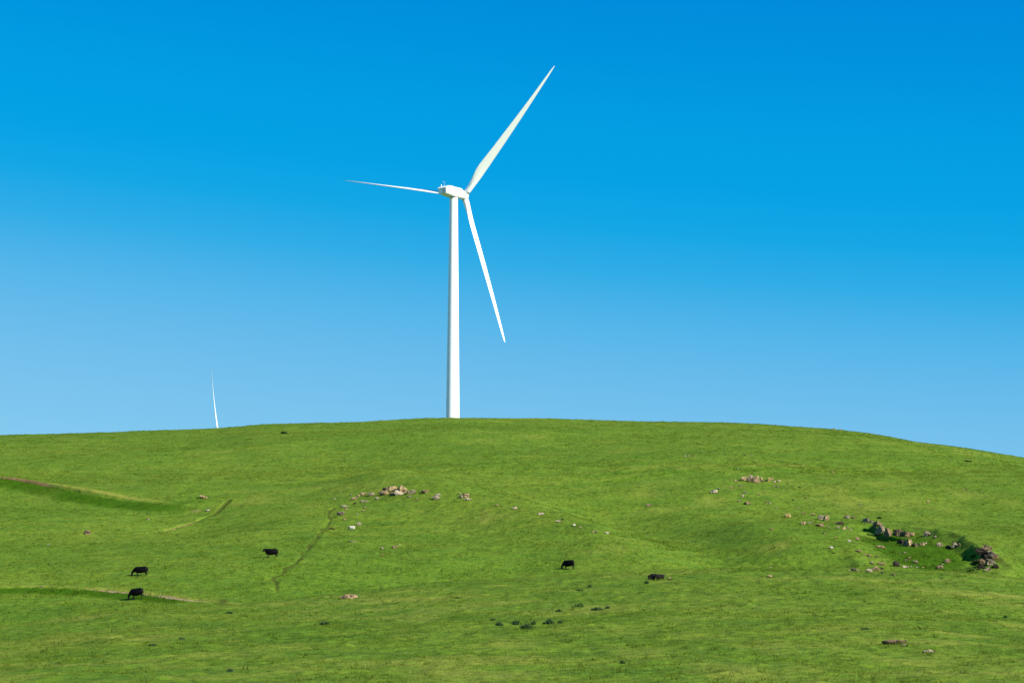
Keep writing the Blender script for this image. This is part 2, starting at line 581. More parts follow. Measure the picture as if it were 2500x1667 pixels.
def patch_masks(X, Y):
    dirt = np.zeros(X.shape)
    lush_shade = np.zeros(X.shape)
    dry = np.zeros(X.shape)
    worn = np.zeros(X.shape)
    n1 = vnoise(X * .25, Y * .25, 31)
    d, s, a = polydist(X, Y, L_road)
    sd = d * s
    dirt = np.maximum(dirt, np.interp(sd, [-.9, -.45, .35, .6], [0, 1, 1, 0]) * (1 - sstep(.30, .42, a + .03 * n1)))
    lush_shade = np.maximum(lush_shade, np.interp(sd, [-9.5, -5, -2.8, -1.2, 0], [0, .9, 1, .75, 0]) * (1 - sstep(.78, 1., a)))  # deeper grass below the road, with the strip's shade painted into it
    dry = np.maximum(dry, np.interp(sd, [-.2, .3, 1.2, 3], [0, .8, .6, 0]) * sstep(.1, .3, a) * (1 - sstep(.7, .95, a)))
    d, s, a = polydist(X, Y, L_track)
    sd = d * s
    dirt = np.maximum(dirt, np.interp(sd, [-.3, -.1, .2, .5], [0, 1, 1, 0]) * sstep(.30, .45, a + .05 * n1) * (1 - sstep(.8, .93, a)) * (.85 + .35 * n1))
    lush_shade = np.maximum(lush_shade, np.interp(sd, [-5.5, -3.4, -1.8, -.6], [0, .85, .85, 0]) * (1 - sstep(.76, .92, a)))  # shadow strip below the track, painted as a deeper grass colour
    dry = np.maximum(dry, np.interp(sd, [.3, .8, 2.2, 4.0], [0, .6, .35, 0]))
    dry = np.maximum(dry, np.interp(sd, [-.6, -.3, .4, .7], [0, .7, .7, 0]) * sstep(.3, .5, a) * (1 - sstep(.8, .95, a)))
    d, s, a = polydist(X, Y, L_brow)
    worn = np.maximum(worn, .75 * np.exp(-(d / 1.1)**2) * sstep(0, .2, a) * (1 - sstep(.8, 1, a)) * (.7 + .6 * vnoise(X * .7, Y * .5, 39)))
    d, s, a = polydist(X, Y, L_rill)
    dirt = np.maximum(dirt, np.interp(d, [.2, .55], [.8, 0]) * sstep(.0, .1, a) * (1 - sstep(.62, .72, a)) * (.8 + .3 * n1))
    worn = np.maximum(worn, np.interp(d, [.3, .7], [.9, 0]) * sstep(.55, .66, a))
    d, s, a = polydist(X + .5 * vnoise(X * .35, Y * .25, 71), Y + .8 * vnoise(X * .3, Y * .2, 72), L_path)
    worn = np.maximum(worn, np.interp(d, [.14, .6], [.85, 0]) * (.9 + .25 * vnoise(X * .3, Y * .25, 33)) * (1 - .5 * sstep(.93, 1, a)))
    for L, w in ((L_up1, 1.), (L_up2, .8)):
        d, s, a = polydist(X, Y, L)
        dry = np.maximum(dry, np.interp(d * s, [-2.5, -1.2, .6, 1.6], [0, w, w * .8, 0]) * sstep(0, .2, a) * (.75 + .4 * n1))
        lush_shade = np.maximum(lush_shade, np.interp(d * s, [-9, -5, -3], [0, .45, 0]) * sstep(.1, .3, a))
    ex, ey = (X - B_cx) / B_rx, (Y - B_cy) / B_ry
    r = np.sqrt(ex**2 + ey**2)
    lush_shade = np.maximum(lush_shade, .75 * (1 - sstep(.55, .95, r)) * sstep(-1.0, -.3, ex + .2 * n1))
    worn = np.maximum(worn, .55 * np.exp(-((r - .98) / .09)**2) * sstep(-.2, .4, ey) * (.6 + .5 * vnoise(X * .4, Y * .4, 35)))
    dr, sr, ar = polydist(X, Y, L_road)
    near = 1 - sstep(150, 185, Y)
    dry = np.maximum(dry, near * (.24 + .16 * vnoise(X / 9, Y / 11, 41) + .22 * vnoise(X / 2.5, Y / 3, 42)))
    far = sstep(225, 240, Y)
    dry = np.maximum(dry, far * (.06 + .24 * vnoise(X / 34, Y / 30, 43) + .18 * vnoise(X / 6, Y / 8, 44)))
    worn = np.maximum(worn, .8 * np.exp(-((ex - .92) / .14)**2 - ((ey + .45) / .5)**2) * (.6 + .6 * vnoise(X * .9, Y * .7, 36)))
    dry *= 1 - np.clip(1.2 - dr / 1.3, 0, 1) * (1 - sstep(.3, .42, ar))
    for (px, py, rx, ry, v, which) in PATCHES:
        g = hit(px, py, h)
        dd = np.hypot((X - g[0]) / rx, (Y - g[1]) / ry)
        w = np.exp(-dd**2 * 1.5) * v * (.8 + .45 * vnoise(X * .45, Y * .3, 37))
        if which == 'worn': worn = np.maximum(worn, w)
        elif which == 'dirt': dirt = np.maximum(dirt, w)
        elif which == 'dry': dry = np.maximum(dry, w)
        else: lush_shade = np.maximum(lush_shade, w)
    return np.clip(np.stack([dirt, lush_shade, dry, worn], -1), 0, 1)


PATCHES = [(790, 1162, 3.6, 3., .75, 'worn'), (700, 1172, 5, 4, .45, 'worn'), (975, 1216, 3.5, 5, .5, 'worn'), (1020, 1222, 3, 4, .5, 'worn'),
           (940, 1216, 4, 4, .4, 'worn'), (480, 1247, 1.5, 3, .9, 'dirt'), (1790, 1122, 6, 4, .5, 'worn'), (1835, 1125, 5, 3, .45, 'worn'),
           (925, 1330, 2.5, 3, .45, 'worn'), (2070, 1295, 4, 6, .4, 'worn'), (2010, 1255, 3.5, 5, .35, 'worn'),
           (500, 1466, 3.2, 2.5, .6, 'worn'), (545, 1474, 3.2, 2, .6, 'worn'), (450, 1458, 3, 2, .5, 'worn'),
           (1000, 1240, 9, 14, .35, 'dry'), (1180, 1262, 10, 12, .45, 'dry'), (1500, 1330, 12, 14, .4, 'dry'), (1900, 1330, 7, 9, .5, 'dry'), (2080, 1412, 12, 5, .55, 'dry'),
           (1620, 1330, 6, 10, .4, 'lush_shade'), (1930, 1392, 6, 4, .7, 'lush_shade'), (1555, 1370, 2.6, 1.2, .8, 'lush_shade'), (420, 1228, 9, 7, .6, 'lush_shade'), (560, 1222, 8, 6, .4, 'lush_shade'),
           (1840, 1555, .5, 1.6, .6, 'worn'), (2000, 1568, .5, 1.4, .7, 'worn'), (1560, 1577, .8, 1.2, .7, 'lush_shade'), (2090, 1450, 1.5, 3, .7, 'lush_shade'), (2340, 1458, 1.2, 2, .7, 'lush_shade'), (330, 1592, 1., 2, .5, 'worn')]
pm = np.empty((len(Xf), 4), np.float32)
for s in range(0, len(Xf), 200000):
    sl = slice(s, s + 200000)
    pm[sl] = patch_masks(Xf[sl], Yf[sl])
at = me.attributes.new('patch', 'FLOAT_COLOR', 'POINT')
at.data.foreach_set('color', pm.ravel())
ground_ob = link('ground', me, M_TERRAIN)
tag(ground_ob, kind='structure')


# ------------------------------------------------------------------ grass: uncountable, one object
def grass_mesh():
    Xs, Ys, Hs, Ws, nb = [], [], [], [], []

    def zone(n, y0, y1, h_lo, h_hi, w_lo, w_hi, blades, power=1.0, clump=.0):
        t = rng.random(int(n))
        Y = y0 + (y1 - y0) * t**power
        X = rng.uniform(-.30, .30, len(Y)) * (Y + 35)
        keep = rng.random(len(Y)) < np.clip(.65 + clump * vnoise(X * .35, Y * .28, 51) + .5 * clump * vnoise(X * 1.1, Y * .9, 52), 0, 1)
        X, Y = X[keep], Y[keep]
        Xs.append(np.repeat(X, blades)); Ys.append(np.repeat(Y, blades))
        m = len(X) * blades
        Hs.append(rng.uniform(h_lo, h_hi, m) * np.repeat(.75 + .5 * rng.random(len(X)), blades)); Ws.append(rng.uniform(w_lo, w_hi, m))
    zone(85000, 46, 105, .04, .11, .015, .045, 6, .8, .35)
    zone(60000, 100, 168, .04, .12, .03, .07, 5, 1, .35)
    zone(200000, 232, 420, .07, .20, .06, .13, 3, 1, .8)
    zone(130000, 400, 590, .08, .22, .10, .18, 3, 1, .8)
    zone(5000, 46, 168, .10, .24, .02, .05, 16, 1, .9)
    zone(16000, 232, 590, .15, .34, .08, .17, 8, 1, .9)
    X, Y, H, W = map(np.concatenate, (Xs, Ys, Hs, Ws))
    X = X + rng.normal(size=len(X)) * W * 2.2
    Y = Y + rng.normal(size=len(X)) * W * 2.2
    rx, ry, rh, rw = [], [], [], []
    for (cx, cy, w_, d_) in RING:                            # longer grass that the cattle miss at the foot of each rock
        k = int(10 + 26 * min(w_, 3))
        a_ = rng.uniform(0, 2 * math.pi, k)
        q = rng.uniform(.42, .62, k)
        rx.append(cx + np.cos(a_) * w_ * q); ry.append(cy + np.sin(a_) * d_ * q)
        rh.append(rng.uniform(.10, .28, k)); rw.append(rng.uniform(.05, .12, k))
    X, Y = np.concatenate([X] + rx), np.concatenate([Y] + ry)
    H, W = np.concatenate([H] + rh), np.concatenate([W] + rw)
    m = patch_masks(X, Y)
    keep = (m[:, 0] < .35) & (rng.random(len(X)) > m[:, 3] * 1.3)
    X, Y, H, W, m = X[keep], Y[keep], H[keep], W[keep], m[keep]
    H = H * (1 + .5 * m[:, 1] - .3 * m[:, 2])
    Z = h(X, Y) + micro(X, Y) - .03
    ang = rng.uniform(0, math.pi, len(X))
    lean = rng.normal(size=(len(X), 2)) * H[:, None] * .55
    lean[:, 0] -= H * .15
    dx, dy = np.cos(ang) * W / 2, np.sin(ang) * W / 2
    V = np.empty((len(X), 3, 3), np.float32)
    V[:, 0] = np.stack([X - dx, Y - dy, Z], -1)
    V[:, 1] = np.stack([X + dx, Y + dy, Z], -1)
    V[:, 2] = np.stack([X + lean[:, 0], Y + lean[:, 1], Z + H], -1)
    n = len(X)
    me = np_mesh('grass', V.reshape(-1, 3), np.arange(n * 3), np.arange(n) * 3, np.full(n, 3), smooth=False)
    big = np.clip(.5 + .9 * vnoise(X / 7, Y / 9, 61), 0, 1)
    tint = np.clip(rng.random(n)**2 * .75 * big + .5 * m[:, 2], 0, 1)
    deep = np.clip((rng.random(n)**3) * .45 + .75 * m[:, 1], 0, 1)
    for nm, v in (('tint', tint), ('deep', deep)):
        a = me.attributes.new(nm, 'FLOAT', 'FACE')
        a.data.foreach_set('value', v.astype(np.float32))
    o = link('grass', me, M_BLADE)
    tag(o, 'short green pasture grass covering the whole hillside', 'grass', kind='stuff')
    return o



# ------------------------------------------------------------------ rocks
def rock_mesh(seed, w, d, hgt, angular=.5, layered=False, slab=False):
    r_ = random.Random(seed)
    bm = bmesh.new()
    bmesh.ops.create_icosphere(bm, subdivisions=4 if w > 1.2 else 3, radius=1)
    cuts = []
    for _ in range(int(6 + 7 * angular)):
        v = Vector((r_.gauss(0, 1), r_.gauss(0, 1), r_.gauss(0, .8))).normalized()
        cuts.append((v, r_.uniform(.42, .85)))
    if slab:
        cuts += [(Vector((r_.uniform(-.15, .15), -1, r_.uniform(.0, .2))).normalized(), .42), (Vector((0, 1, .1)).normalized(), .5), (Vector((.9, 0, .2)).normalized(), .62), (Vector((-.9, 0, .1)).normalized(), .62), (Vector((0, .1, 1)).normalized(), .6)]
    off = Vector((r_.uniform(0, 50), r_.uniform(0, 50), r_.uniform(0, 50)))
    from mathutils import noise as mn
    for v in bm.verts:
        p = v.co.copy()
        for n_, k in cuts:
            e = p.dot(n_) - k
            if e > 0:
                p -= n_ * e * .92
        rg = 1 - abs(mn.noise(p * 1.7 + off * 1.7)) * 2
        p *= 1 + .28 * mn.noise(p * 1.3 + off) + .14 * mn.noise(p * 3.1 + off) + .07 * mn.noise(p * 6.5 + off) - .16 * max(rg - .55, 0) * 2
        if layered:
            q = p.z * 4.2 + .5 * mn.noise(p * 1.1 + off)
            p.x *= 1 + .16 * (1 if (q % 1) < .55 else -1)
            p.y *= 1 + .12 * (1 if (q % 1) < .55 else -1)
        v.co = p
    xs = [v.co.x for v in bm.verts]; ys = [v.co.y for v in bm.verts]; zs = [v.co.z for v in bm.verts]
    zc = min(zs) + .3 * (max(zs) - min(zs))             # the lower third sits in the soil
    for v in bm.verts:
        v.co.x = (v.co.x - (max(xs) + min(xs)) / 2) * w / (max(xs) - min(xs))
        v.co.y = (v.co.y - (max(ys) + min(ys)) / 2) * d / (max(ys) - min(ys))
        v.co.z = (v.co.z - zc) * hgt / (max(zs) - zc)
    return bm_mesh(bm, 'rock', smooth=False)


ORD = ['first', 'second', 'third', 'fourth', 'fifth', 'sixth', 'seventh', 'eighth', 'ninth', 'tenth', 'eleventh', 'twelfth', 'thirteenth', 'fourteenth']
# zone phrase, group, [(x, base y, width px, height px, colour, own label or None, angular)]
ZONES = [
    ('in the central knoll pile', 'boulders of the pile on the central knoll', [
        (977, 1206, 30, 23, 'tan', 'tallest boulder of the knoll pile, tan and pointed, at its right end'),
        (974, 1209, 21, 13, 'pale', 'pale blocky boulder leaning in front of the tallest boulder of the knoll pile'),
        (938, 1209, 24, 12, 'tan', 'tan rounded boulder at the left end of the knoll pile'),
        (955, 1201, 24, 15, 'tan', 'broad tan boulder at the back of the knoll pile'),
        (943, 1200, 18, 10, 'dark', 'dark lichened block at the upper left of the knoll pile'),
        (956, 1209, 10, 10, 'brown', 'small brown boulder wedged in the middle of the knoll pile'),
        (965, 1203, 12, 12, 'dark', 'dark block squeezed between the two tan boulders of the knoll pile'),
    ]),
    ('right of the knoll boulder pile', 'rocks to the right of the knoll pile', [
        (1003, 1205, 21, 9, 'grey'), (1018, 1219, 9, 4, 'grey'), (1000, 1214, 13, 4, 'grey'), (1037, 1204, 19, 8, 'brown'), (1065, 1219, 18, 11, 'grey'),
        (1069, 1209, 13, 4, 'pale')]),
    ('in the small heap right of the knoll', 'rocks of the small heap on the knoll', [
        (1138, 1214, 15, 10, 'tan', 'tan rock on top of the small heap right of the knoll'),
        (1126, 1216, 12, 10, 'grey', 'grey rock at the left of the small heap right of the knoll'),
        (1142, 1222, 19, 6, 'pale', 'flat pale rock at the foot of the small heap right of the knoll'),
        (1122, 1207, 8, 5, 'grey', 'little grey rock behind the small heap right of the knoll')]),
    ('just left of the knoll boulder pile', 'rocks to the left of the knoll pile', [
        (857, 1210, 8, 4, 'pale'), (864, 1221, 16, 8, 'tan'), (876, 1212, 10, 5, 'tan'), (887, 1209, 16, 7, 'tan'), (907, 1210, 15, 8, 'grey'),
        (920, 1219, 12, 7, 'grey'), (888, 1226, 18, 4, 'pale'), (866, 1230, 7, 4, 'dark'), (816, 1219, 7, 4, 'pale')]),
    ('trailing downhill beside the cattle path', 'stones trailing down beside the cattle path', [
        (841, 1238, 17, 5, 'pale'), (845, 1245, 12, 5, 'tan'), (890, 1241, 8, 6, 'brown'), (886, 1248, 7, 4, 'tan'), (831, 1258, 17, 9, 'grey'),
        (873, 1257, 10, 4, 'white'), (840, 1270, 10, 6, 'pinkish'), (876, 1282, 12, 9, 'grey'), (858, 1291, 15, 8, 'white'), (808, 1292, 15, 4, 'brown')]),
    ('on the bare slope below the knoll', 'stones on the slope below the knoll', [
        (858, 1324, 19, 4, 'pale'), (933, 1341, 9, 7, 'grey'), (963, 1339, 13, 8, 'pinkish'), (932, 1355, 6, 4, 'pinkish'), (975, 1330, 5, 3, 'white')]),
    ('in the line running down the spur', 'stones along the spur', [
        (1257, 1243, 15, 6, 'pale'), (1321, 1257, 15, 6, 'pale'), (1373, 1268, 10, 4, 'dark'), (1365, 1274, 15, 4, 'pale'), (1401, 1284, 9, 7, 'white'),
        (1417, 1289, 11, 4, 'tan'), (1452, 1299, 14, 4, 'tan'), (1483, 1303, 13, 5, 'pale'), (1213, 1235, 12, 4, 'pinkish')]),
    ('scattered high on the hill right of turbine', 'stones scattered high on the hill', [
        (1674, 1115, 7, 4, 'pale'), (1682, 1114, 7, 4, 'tan'), (1692, 1115, 8, 4, 'brown'), (1818, 1112, 6, 3, 'dark'), (1835, 1112, 5, 3, 'pale'),
        (1584, 1236, 14, 6, 'brown', 'lone brown stone in the grass between spur and upper rock row'),
        (2033, 1155, 7, 5, 'tan'), (2318, 1125, 5, 3, 'tan'), (1801, 1145, 5, 3, 'pale')]),
    ('on the right-hand skyline', 'rocks breaking the skyline', [
        (2036, 1047, 9, 4, 'grey', 'grey rock nudging above the skyline on the right shoulder'),
        (2053, 1049, 11, 4, 'pinkish', 'pinkish rock beside the grey one on the right skyline')]),
    ('in the upper rock row', 'boulders of the upper rock row', [
        (1817, 1174, 15, 12, 'tan', 'rounded orange-tan boulder at the left end of the upper rock row'),
        (1834, 1170, 14, 12, 'grey'), (1846, 1171, 13, 10, 'tan'), (1832, 1176, 15, 8, 'brown'), (1848, 1178, 15, 9, 'pinkish'), (1859, 1171, 9, 9, 'tan'),
        (1861, 1176, 9, 6, 'brown'), (1871, 1175, 10, 6, 'dark'),
        (1879, 1175, 10, 12, 'yellow', 'upright boulder yellow with lichen near the right end of the upper row'),
        (1885, 1171, 6, 7, 'tan')]),
    ('at the ends of the upper rock row', 'stones around the upper rock row', [
        (1891, 1178, 12, 5, 'pale'), (1902, 1176, 9, 6, 'pale'), (1796, 1174, 8, 4, 'tan'), (1785, 1172, 5, 3, 'tan'), (1801, 1177, 8, 3, 'pinkish'), (1923, 1183, 8, 4, 'dark')]),
    ('below the upper rock row', 'stones strewn below the upper rock row', [
        (1743, 1204, 18, 9, 'pale', 'pale stone set apart to the left below the upper rock row'),
        (1756, 1194, 10, 4, 'grey'), (1786, 1192, 9, 6, 'pinkish'), (1808, 1187, 12, 4, 'grey'), (1890, 1188, 10, 4, 'grey'), (1900, 1190, 10, 4, 'grey'),
        (1819, 1204, 11, 6, 'grey'), (1813, 1213, 8, 7, 'pale'), (1805, 1225, 12, 4, 'pale'),
        (1825, 1232, 15, 7, 'brown', 'round brown boulder lowest of the stones under the upper row'), (1852, 1208, 10, 3, 'grey'), (1867, 1203, 8, 4, 'pinkish')]),
    ('between upper rock row and hollow', 'stones between the upper row and the hollow', [
        (1872, 1227, 10, 5, 'brown'), (1880, 1230, 8, 5, 'pale'), (1952, 1190, 5, 3, 'dark'), (1969, 1218, 9, 5, 'yellow'), (1896, 1241, 9, 3, 'pale'), (1947, 1242, 8, 3, 'pale'),
        (1937, 1221, 7, 3, 'pinkish'), (2155, 1197, 9, 4, 'pinkish'), (2170, 1197, 4, 2, 'pale'), (2102, 1232, 5, 4, 'white'),
        (2267, 1226, 9, 7, 'tan', 'lone tan stone in the grass above the hollow'), (2357, 1197, 7, 4, 'tan'), (2400, 1205, 7, 3, 'pale')]),
    ('upslope left of the hollow', 'boulders upslope left of the hollow', [
        (1924, 1264, 14, 12, 'yellow', 'yellow-topped boulder farthest left above the hollow'),
        (1962, 1253, 9, 5, 'pinkish'), (1985, 1258, 9, 8, 'tan'), (2005, 1268, 14, 12, 'grey'), (2018, 1271, 13, 14, 'tan'), (1962, 1280, 13, 8, 'tan'),
        (1980, 1278, 13, 5, 'grey'), (2002, 1287, 19, 11, 'brown'), (1988, 1286, 6, 3, 'pale'), (2068, 1265, 15, 8, 'grey'), (2085, 1266, 12, 6, 'pinkish')]),
    ('at the left lip of the hollow', 'boulders at the left lip of the hollow', [
        (2050, 1282, 19, 9, 'dark'), (2060, 1292, 12, 8, 'tan'), (2047, 1290, 11, 8, 'grey'), (2069, 1290, 7, 6, 'grey'), (2077, 1294, 7, 4, 'pale'), (2021, 1289, 10, 4, 'grey'),
        (2013, 1303, 10, 5, 'brown'), (2041, 1314, 10, 5, 'pinkish'), (2074, 1323, 9, 8, 'white'), (2094, 1318, 12, 9, 'pinkish'), (2030, 1339, 12, 6, 'white'),
        (1883, 1295, 8, 8, 'pinkish', 'reddish stone on the slope well left of the hollow'), (2036, 1351, 8, 3, 'dark')]),
    ('of the jagged ledge behind the hollow', 'blocks of the jagged ledge at the back of the hollow', [
        (2115, 1274, 16, 12, 'grey', None, 1), (2128, 1276, 11, 8, 'grey', None, 1), (2144, 1284, 22, 15, 'brown', None, 1),
        (2151, 1303, 22, 26, 'grey', 'tallest grey block of the jagged ledge at the back of the hollow', 1), (2171, 1308, 21, 26, 'brown', None, 1), (2192, 1308, 22, 21, 'brown', None, 1),
        (2211, 1311, 20, 18, 'brown', None, 1), (2226, 1308, 14, 12, 'tan', 'tan sunlit block ending the jagged ledge on its right', 1)]),
    ('of the row under the jagged ledge', 'boulders of the row under the jagged ledge', [
        (2201, 1327, 18, 13, 'dark', None, 1), (2218, 1333, 20, 22, 'tan', 'largest tan boulder of the row under the jagged ledge', 1), (2236, 1334, 16, 12, 'brown', None, 1),
        (2249, 1332, 14, 10, 'tan', None, 1), (2260, 1328, 9, 6, 'pale')]),
    ('between ledge and bank of the hollow', 'boulders between ledge and bank in the hollow', [
        (2264, 1308, 15, 12, 'grey'), (2276, 1304, 8, 4, 'pale'), (2284, 1312, 9, 6, 'grey'), (2292, 1334, 15, 11, 'grey'), (2301, 1334, 6, 7, 'tan'), (2317, 1339, 14, 9, 'dark'),
        (2332, 1338, 15, 17, 'grey', 'tall lichened grey boulder standing between ledge and rocky bank', 1), (2343, 1334, 8, 11, 'brown')]),
    ('of the layered bank in the hollow', 'slabs of the layered bank of the hollow', [
        (2394, 1351, 20, 12, 'dark', None, 2), (2413, 1368, 20, 14, 'dark', None, 2), (2400, 1378, 20, 13, 'brown', None, 2), (2416, 1343, 16, 10, 'pinkish', None, 2), (2398, 1390, 18, 10, 'dark', None, 2),
        (2405, 1346, 25, 16, 'brown', 'topmost brown slab of the layered bank right of the hollow', 2), (2403, 1359, 20, 15, 'dark', None, 2), (2423, 1354, 18, 10, 'grey', None, 2),
        (2428, 1364, 20, 11, 'brown', None, 2), (2422, 1380, 23, 15, 'grey', None, 2), (2431, 1388, 19, 10, 'dark', None, 2), (2411, 1395, 16, 10, 'grey', 'lowest slab of the layered bank right of the hollow', 2)]),
    ('on the left floor of the hollow', 'stones on the left floor of the hollow', [
        (2151, 1339, 21, 8, 'tan'), (2096, 1348, 16, 6, 'pinkish'), (2112, 1355, 11, 5, 'pinkish'), (2122, 1359, 12, 7, 'brown'), (2141, 1363, 11, 9, 'tan'), (2129, 1376, 12, 6, 'grey'),
        (2153, 1379, 17, 7, 'pinkish'), (2209, 1350, 10, 4, 'grey'), (2197, 1354, 5, 3, 'white'), (2181, 1349, 8, 3, 'dark')]),
    ('along the front lip of the hollow', 'stones along the front lip of the hollow', [
        (2089, 1394, 19, 9, 'grey'), (2073, 1393, 10, 4, 'pale'), (2122, 1395, 15, 8, 'pale'), (2139, 1392, 17, 11, 'tan'), (2153, 1391, 12, 7, 'dark'), (2155, 1398, 11, 6, 'grey'),
        (2189, 1383, 15, 15, 'dark', 'dark pointed boulder at the front lip of the hollow', 1), (2181, 1405, 12, 8, 'grey'), (2211, 1386, 16, 5, 'pale')]),
    ('on the open floor of the hollow', 'stones on the open floor of the hollow', [
        (2221, 1365, 7, 7, 'tan'), (2212, 1369, 10, 5, 'pale'), (2234, 1375, 14, 7, 'grey'), (2225, 1384, 7, 4, 'white'), (2239, 1386, 9, 4, 'white'), (2254, 1387, 12, 4, 'tan'),
        (2295, 1389, 16, 10, 'brown'), (2314, 1374, 14, 11, 'brown'), (2300, 1378, 7, 4, 'white'), (2312, 1397, 9, 4, 'tan'), (2298, 1412, 5, 3, 'white')]),
    ('on the open left pasture', 'stones on the left pasture', [
        (497, 1217, 19, 9, 'tan', 'tan pale-capped boulder just above the reddish rill'), (506, 1248, 11, 6, 'white', 'white stone lying at the top end of the reddish rill'),
        (361, 1269, 7, 5, 'pale'), (328, 1265, 6, 3, 'pinkish'), (270, 1281, 5, 4, 'white'), (118, 1330, 9, 3, 'white', 'flat white stone alone in the pasture left of the round brown boulder'),
        (212, 1304, 16, 10, 'brown', 'round brown boulder standing alone on the left pasture'), (101, 1435, 6, 3, 'pale', 'little pale stone beside the lower left dirt track'),
        (182, 1244, 5, 3, 'dark', 'small black stone alone in the grass below the road cutting'), (194, 1202, 4, 3, 'dark', 'tiny dark stone in the deep grass under the road cutting')]),
    ('near the foreground rise', 'rocks near the foreground rise', [
        (850, 1462, 40, 12, 'tan', 'broad tan half-buried rock on the rise, left of the grazing cow'),
        (1603, 1413, 36, 13, 'black', 'broad black-brown flat-topped rock on the crest right of the grazing cow'),
        (1636, 1413, 12, 5, 'tan', 'small tan stone against the right end of the black-brown rock'),
        (1881, 1387, 6, 4, 'pale', 'tiny cream stone in the dark grass left of the hollow'), (1880, 1409, 15, 7, 'tan', 'tan stone on the crest line below the hollow, seen alone'),
        (2187, 1572, 54, 11, 'brown', 'long flat grey-brown rock in the near grass at lower right'),
        (2207, 1576, 17, 5, 'pale', 'pale slab at the right front of the long flat rock'),
        (2271, 1592, 27, 7, 'pale', 'cream flat stone in the grass right of the long flat rock'),
        (2253, 1539, 7, 3, 'white', 'tiny white stone above the long flat rock')]),
]
SHADE = {'black': 'black', 'tan': 'tan', 'grey': 'grey', 'brown': 'brown', 'pale': 'pale', 'white': 'whitish', 'pinkish': 'pinkish', 'dark': 'dark', 'yellow': 'yellowish'}
seed = 100
RING = []
for phrase, grp, lst in ZONES:
    order = sorted(range(len(lst)), key=lambda i: lst[i][0])
    for rank, i in enumerate(order):
        e = lst[i]
        x, y, w, hh, colr = e[:5]
        own = e[5] if len(e) > 5 else None
        style = e[6] if len(e) > 6 else .4
        seed += 1
        g = ground(x, y)
        k = g.y / F
        if 7 < w < 13 and style != 2:
            w, hh = w * .92, hh * .9
        W, H_ = w * k, max(hh * k, .1)
        D = max(W * .7, H_ * .8) if style != 2 else W * .9
        slab = style == 1 and phrase.startswith('of the')
        RING.append((g.x, g.y + D * .42, W, D))
        meR = rock_mesh(seed, W * 1.32, W * .8, H_ * .8, .7, slab=True) if slab else rock_mesh(seed, W * (1.3 if style == 2 else 1.2 if w >= 13 else 1.0), D, H_ * (1.15 if style == 2 else .97 if w >= 11 else .85), .4 if style == 2 else style, layered=(style == 2))
        cy = g.y + D * .42
        gz = float(h(np.array([g.x]), np.array([cy]))[0])
        o = link('boulder' if w >= 11 else 'stone', meR, ROCKS[colr])
        if slab:
            o.rotation_euler = (0, 0, R(-60 + 10 * math.sin(seed * 2.3)))
        o.location = (g.x, cy, min(gz, g.z + .1) if style not in (1, 2) else g.z + .02)
        size = 'large ' if w >= 19 else ('' if w >= 10 else 'small ')
        shape = 'flat ' if hh / w < .36 else ('upright ' if hh / w > 1. else '')
        kind = 'boulder' if w >= 11 else 'stone'
        if own is None:
            own = f'{size}{shape}{SHADE[colr]} {kind}, {ORD[rank]} from left {phrase}'
        if len(own.split()) > 16 or len(own.split()) < 4: print('LABEL', own)
        tag(o, own, 'rock', grp)


grass_mesh()

# ------------------------------------------------------------------ weeds and bushes
def weed_mesh(seed, w, hgt, n=150):
    r_ = random.Random(seed)
    V, Fc = [], []
    lobes = [(r_.uniform(-.3, .3) * w, r_.uniform(-.12, .12) * w, r_.uniform(.45, 1.1)) for _ in range(4)] + [(0, 0, 1.)]
    for _ in range(n):
        a = r_.uniform(0, 2 * math.pi)
        lb = r_.choice(lobes)
        rr = abs(r_.gauss(0, .17)) * w
        bx, by = lb[0] + math.cos(a) * rr, lb[1] + math.sin(a) * rr * .8
        hh = hgt * r_.uniform(.35, 1.1) * max(.25, 1 - (rr / (w * .5))**2) * lb[2]
        lx, ly = bx + math.cos(a) * w * r_.uniform(.02, .2), by + math.sin(a) * w * r_.uniform(.02, .2)
        t = r_.uniform(0, math.pi)
        b = w * r_.uniform(.018, .05)
        mx, my = (bx * .5 + lx * .5), (by * .5 + ly * .5)
        i = len(V)
        V += [(bx, by, -.06), (mx - math.cos(t) * b, my - math.sin(t) * b, hh * .6), (lx, ly, hh), (mx + math.cos(t) * b, my + math.sin(t) * b, hh * .5)]
        Fc.append((i, i + 1, i + 2, i + 3))
    me = bpy.data.meshes.new('weed')
    me.from_pydata(V, [], Fc)
    return me


